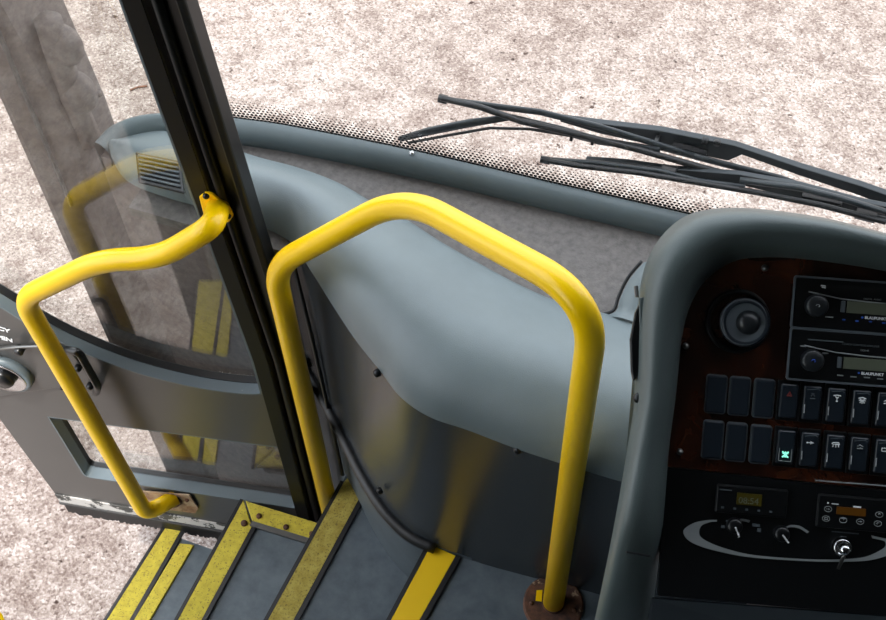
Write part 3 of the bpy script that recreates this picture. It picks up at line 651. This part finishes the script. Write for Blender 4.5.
def switch(px, py, kind, icon=None, im='white', n=[0]):
    c = fpt(px, py, so)
    if kind == 'blank':
        s = obj('blank_switch', box(c+FN*.002, (.0205, .040, .006), (FU, FW_, FN)), 'switch', con, bevel=.0022, seg=3)
        rplate('bezel', c, .0222, .0418, .0035, .003, 'rim', s, (.0208, .0404, .003)); return s
    s = obj('rocker_switch', box(c+FN*.001, (.0235, .0425, .004), (FU, FW_, FN)), 'black', con, bevel=.001)
    tilt = .10; ay = (FW_+FN*tilt).normalized(); an = FU.cross(ay)
    obj('rocker', box(c+FN*.0045, (.0178, .036, .006), (FU, ay, an)), 'switch', s, bevel=.0018, seg=3)
    ic = c+FW_*.0075+FN*.0092
    bm = bmesh.new()
    if kind == 'lit': ic = c-FW_*.0075+FN*.0075
    for l in ICON[icon]: line(bm, ic, l, .00055 if kind != 'lit' else .0008)
    obj('icon', bm, im, s)
    if kind == 'lit': rplate('lens_frame', c+FN*.0066, .0135, .030, .0015, .0008, 'silver', s, (.012, .0285, .001))
    elif kind == 'rocker':
        bm = bmesh.new(); line(bm, c+FN*.0078, [(-7.3, -11), (-7.3, -2)], .0006); obj('light_bar', bm, 'silver', s)
        bm = bmesh.new(); line(bm, c+FN*.0090, [(-6, 14), (5, 15.5), (7, 14)], .0004); obj('glint_edge', bm, 'rim', s)
    return s
X1 = [715.7, 739, 763.3, 787.5, 810.5, 834.5, 859.5, 884, 908]; X2 = [712.5, 735.7, 760, 784.6, 808, 833.3, 857.3, 882, 906]
K1 = [('blank',), ('blank',), ('blank',), ('red', 'hazard', 'redprint'), ('rocker', 'person', 'rim'), ('rocker', 'fan'), ('rocker', 'sun'), ('rocker', 'beam'), ('rocker', 'lamp')]
K2_ = [('blank',), ('blank',), ('blank',), ('lit', 'cross', 'lit'), ('rocker', 'arrow'), ('rocker', 'screen'), ('rocker', 'beam', 'silver'), ('rocker', 'door'), ('rocker', 'lamp')]
for x, k in zip(X1, K1): switch(x, 394+(x-715.7)*.088, *k)
for x, k in zip(X2, K2_): switch(x, 439.5+(x-712.5)*.095, *k)

# radios
def radio(px, py, label, slot_text, kind, group):
    W_, H_ = .182, .0515
    c = fpt(px, py, so)      # top-left corner of the face
    t = thing('car_radio', c, label, 'radio', group)
    def P(u, v, h=0): return c + FU*u*.001 - FW_*v*.001 + FN*h
    body = obj('face', box(P(91, 25.7, .003), (W_, H_, .012), (FU, FW_, FN)), 'black', t, bevel=.0015)
    fr = plate('trim_frame', rrect(W_+.004, H_+.004, .003), [rrect(W_, H_, .002)], P(91, 25.7, .010), FU, FW_, .003, 'rim', t)
    y0 = 12 if kind == 0 else 14
    bm = bmesh.new(); add_tube(bm, [P(a, b, .0095) for a, b in ((14, y0+2), (26, y0+4), (46, y0+7), (80, y0+8.5), (178, y0+9))], .0007, 6); obj('accent_line', bm, 'silver', t)
    kn = obj('knob', lathe(P(22.5, 28 if kind == 0 else 31, .009), FN, [(.0118, 0), (.0114, .009), (.0095, .0115), (.0005, .0105)], 36), 'satin', t, True)
    bm = bmesh.new()
    for k in range(18):
        q = math.radians(k*20+10); a = P(22.5, 28 if kind == 0 else 31, .0192); d = FU*math.cos(q)+FW_*math.sin(q); add_tube(bm, [a+d*.0082, a+d*.0105], .00035, 5)
    obj('grip_marks', bm, 'rim', kn)
    bm = bmesh.new(); line(bm, P(22.5, 28 if kind == 0 else 31, .0200), [(-2, 0), (-1, 1.5), (1, 1.5), (2, 0), (1, -1)], .0004); obj('knob_icon', bm, 'blue' if kind else 'silver', kn)
    ds = 50 if kind == 0 else 51
    obj('display_button', box(P(ds, 27 if kind == 0 else 31, .0095), (.0045, .0115, .002), (FU, FW_, FN)), 'rim', t, bevel=.0006)
    obj('display', box(P(ds+45, 27 if kind == 0 else 31, .0093), (.082, .012, .001), (FU, FW_, FN)), 'lcd', t)
    text('lettering', 'BLAUPUNKT', P(ds+23, 38 if kind == 0 else 41.8, .0093), FU, FW_, .0040, 'white', t, align='LEFT', bold=.00012, depth=.0002)
    obj('emblem', lathe(P(ds+20.5, 36.8 if kind == 0 else 40.5, .0092), FN, [(.0011, 0), (.0011, .0004)], 12), 'blue', t)
    yb = 40.5 if kind == 0 else 44.5
    bm = bmesh.new()
    for k in range(6):
        add_box(bm, P(ds+2+k*13.5+(5 if kind else 0)*0, yb+ (k % 2)*.4, .0093), (.006 if kind else .003, .0012, .0006), (FU, FW_, FN))
    obj('button_marks', bm, 'silver' if kind else 'blue', t)
    if kind == 0:
        bm = bmesh.new(); add_box(bm, P(97, 7, .0092), (.130, .0035, .0012), (FU, FW_, FN)); obj('disc_slot', bm, 'rubber', t)
        bm = bmesh.new(); line(bm, P(28, 8.5, .0093), [(-2.2, 1.6), (2.2, 1.6), (2.2, -1.2)], .0007); line(bm, P(28, 8.5, .0093), [(-1, 0), (2, 0)], .0006); obj('disc_mark', bm, 'white', t)
        text('lettering', 'DIGITAL  AUDIO', P(70, 18, .0095), FU, FW_, .0024, 'silver', t, depth=.0002)
        bm = bmesh.new(); add_box(bm, P(37, 39, .0093), (.008, .0012, .0005), (FU, FW_, FN)); obj('button_marks', bm, 'silver', t)
    else:
        bm = bmesh.new(); add_box(bm, P(35, 9.5, .0093), (.036, .0012, .0006), (FU, FW_, FN)); obj('groove', bm, 'rim', t)
        text('lettering', 'COACH CONTROL AMPLIFIER', P(52, 12.5, .0095), FU, FW_, .0028, 'rim', t, depth=.0002)
        text('lettering', 'CCA 41', P(71, 17.5, .0095), FU, FW_, .0026, 'silver', t, depth=.0002)
        bm = bmesh.new(); add_box(bm, P(13, 17, .0093), (.006, .0013, .0005), (FU, FW_, FN)); add_box(bm, P(36, 22.5, .0093), (.006, .0013, .0005), (FU, FW_, FN)); obj('button_marks', bm, 'silver', t)
    return t
radio(794.5, 277, 'upper black car radio with a disc slot and round knob in the wood panel', '', 0, 'radios in the console')
radio(790.5, 328.5, 'lower black radio amplifier directly above the switches, silver framed', '', 1, 'radios in the console')

# small clock display
t = thing('clock_display', fpt(750, 500), 'small black clock unit with dim yellow digits under the blank switches', 'clock')
def PX(px, py, h=0): return fpt(px, py, so+.002)+FN*h
obj('case', box(PX(751, 500.5, .002), (.074, .030, .006), (FU, FW_, FN)), 'black', t, bevel=.0015)
obj('display', box(PX(748.5, 498.5, .0052), (.026, .0125, .001), (FU, FW_, FN)), 'lcd_y', t)
text('digits', '08:54', PX(737.5, 502, .0058), FU, FW_, .0095, 'lcd', t, depth=.0002)
bm = bmesh.new(); add_box(bm, PX(725, 489, .0052), (.013, .0012, .0006), (FU, FW_, FN))
for k in range(5): add_box(bm, PX(722+k*12, 506.5+k*1.1, .0052), (.0028, .002, .0006), (FU, FW_, FN))
obj('button_marks', bm, 'rim', t)
# climate unit
t = thing('heater_controller', fpt(855, 512), 'black heater control unit with amber display beside the ignition key', 'controller')
obj('case', box(PX(862, 513.5, .002), (.094, .035, .006), (FU, FW_, FN)), 'black', t, bevel=.0015)
obj('display', box(PX(850, 510.5, .0052), (.030, .008, .001), (FU, FW_, FN)), 'lcd_o', t)
for i, (x, y, k) in enumerate(((827, 508, 'arrow'), (825, 517.5, 'door'), (842, 519, 'fan'), (859, 520.5, 'arrow'), (876.5, 522.5, 'lamp'), (878, 513.5, 'person'))):
    bm = bmesh.new(); line(bm, PX(x, y, .0055), [(a*.55, b*.55) for a, b in ICON[k][0]], .0003)
    if len(ICON[k]) > 1: line(bm, PX(x, y, .0055), [(a*.55, b*.55) for a, b in ICON[k][1]], .0003)
    line(bm, PX(x, y, .0055), [(3.8*math.cos(q), 2.9*math.sin(q)) for q in [math.pi*2*j/16 for j in range(17)]], .00028); obj('button', bm, 'silver', t)
bm = bmesh.new(); add_box(bm, PX(856, 506, .0052), (.008, .0018, .0006), (FU, FW_, FN)); add_box(bm, PX(827, 502, .0052), (.0016, .0016, .0006), (FU, FW_, FN)); add_box(bm, PX(834, 503, .0052), (.007, .0009, .0006), (FU, FW_, FN)); obj('marks', bm, 'white', t)
# silver crescent print
def band(bm, outer, inner, h=.0012):
    o_ = cr([PX(x, y, h) for x, y in outer], 6); i_ = cr([PX(x, y, h) for x, y in inner], 6); add_loft(bm, [o_, i_])
bm = bmesh.new()
band(bm, [(717, 519.5), (706, 520), (693, 523), (683.5, 530), (687, 539), (700, 546), (722, 552), (750, 557), (790, 560), (830, 561.5), (865, 560.5), (885, 556), (898, 549), (894, 541), (871, 535)],
         [(716.5, 521.5), (710, 522), (702, 525), (699, 531), (701, 537), (711, 543), (728, 549), (752, 554.5), (790, 558), (830, 559.3), (860, 557.5), (874, 553), (884, 547), (884, 541), (872, 538)])
band(bm, [(737, 519.3), (743, 518.6), (750, 520)], [(736.5, 521.5), (743, 521), (749, 522.5)])
band(bm, [(783, 528), (790, 524.8), (800, 525.8), (809, 531.5)], [(784, 529.5), (790, 527), (799, 528.2), (807, 533)])
obj('silver_print', bm, 'silver', con)
for x, y, dx, dy in ((734, 525, 4, 10), (781, 533, 6, 8)):
    k = obj('heater_knob', lathe(PX(x, y, 0), FN, [(.0085, 0), (.008, .008), (.0065, .010), (.0005, .010)], 30), 'black', con, True)
    obj('pointer', tube([PX(x, y, .011), PX(x+dx, y+dy, .009)], .0009, 8), 'white', k)
bm = bmesh.new()
for x, y, w, h in ((723, 526.5, .004, .003), (729.5, 521, .008, .002), (756, 525, .008, .003), (759, 530, .004, .004), (775, 531, .004, .003)): add_box(bm, PX(x, y, .0008), (w, h, .0006), (FU, FW_, FN))
obj('heater_marks', bm, 'rim', con)
bm = bmesh.new(); add_box(bm, PX(845, 532.5, .0008), (.028, .0011, .0005), (FU, FW_, FN)); add_box(bm, PX(843.5, 536.5, .0008), (.006, .0009, .0005), (FU, FW_, FN)); obj('key_marks', bm, 'rim', con)
obj('ignition_lock', lathe(PX(841.5, 546.5, 0), FN, [(.010, 0), (.0095, .006), (.0078, .009), (.0072, .007), (.0005, .007)], 28), 'chrome', con, True)
ky = thing('ignition_key', PX(841, 547), 'small metal key hanging in the chrome ignition lock of the console', 'key')
obj('bow', lathe(PX(841.5, 546.5, .010), FN, [(.0025, 0), (.0055, .004), (.0055, .008), (.002, .010)], 18), 'chrome', ky, True)
obj('tag', tube([PX(841, 551, .018), PX(840, 556, .012), PX(837.5, 568, .004)], [.0014, .0022, .0016], 8, flat=.5), 'steel', ky, True)
# flap pocket on the hood's side, clip and screws
def side(px, py, h=0): return fpt(px, py, h)
pk = obj('pocket', prism([fpt(x, y, .004) for x, y in ((635, 313), (640, 303), (643, 300), (645, 335), (643, 340), (641, 362), (637, 378), (633, 382), (631, 372), (630, 340))], -FN*.012), 'black', con, bevel=.002)
obj('flap', prism([fpt(x, y, .009) for x, y in ((639, 298), (644, 297), (646, 334), (640, 334))], -FN*.010), 'hood', pk, bevel=.0012)
obj('flap_hinge', tube([fpt(636, 286, .006), fpt(637, 297, .008)], .0022, 8), 'steel', pk)
for x, y in ((638, 398), (627, 482), (622, 536)): screw('screw', fpt(x, y, .006 if y < 400 else .0), (FN-FU).normalized(), con, .0055)
obj('column_seam', tube([fpt(626, 552, .031), fpt(650, 556, .018)], .0012, 6), 'rubber', con)

# place every thing's Empty at its base, keeping its parts where they are
for n_, l_ in LOC.items():
    o = bpy.data.objects[n_]; o.location = l_
    for c in o.children: c.matrix_parent_inverse = Matrix.Translation(-l_)

# ================================================================== LIGHT
w = bpy.data.worlds.new('sky'); bpy.context.scene.world = w; w.use_nodes = True; N = w.node_tree.nodes
bg = N['Background']
sky = N.new('ShaderNodeTexSky'); sky.sky_type = 'NISHITA'; sky.sun_disc = False; sky.sun_elevation = math.radians(68); sky.sun_rotation = math.radians(180); sky.air_density = 1.2; sky.dust_density = 4
mx = N.new('ShaderNodeMix'); mx.data_type = 'RGBA'; mx.inputs['Factor'].default_value = .6
mx.inputs['B'].default_value = (5.4, 5.4, 5.3, 1)
w.node_tree.links.new(sky.outputs[0], mx.inputs['A']); w.node_tree.links.new(mx.outputs['Result'], bg.inputs[0])
bg.inputs[1].default_value = .72
sun = bpy.data.lights.new('sun', 'SUN'); sun.energy = 3.8; sun.angle = math.radians(1.5); sun.color = (1, .965, .92)
so_ = bpy.data.objects.new('sun', sun); C.objects.link(so_)
so_.rotation_euler = V((.025, .29, -.95)).to_track_quat('-Z', 'Y').to_euler()
# view settings: plain colour transform
sc = bpy.context.scene
sc.view_settings.view_transform = 'Standard'; sc.view_settings.look = 'None'; sc.view_settings.exposure = 0; sc.view_settings.gamma = 1
try: sc.view_settings.use_curve_mapping = False
except Exception: pass
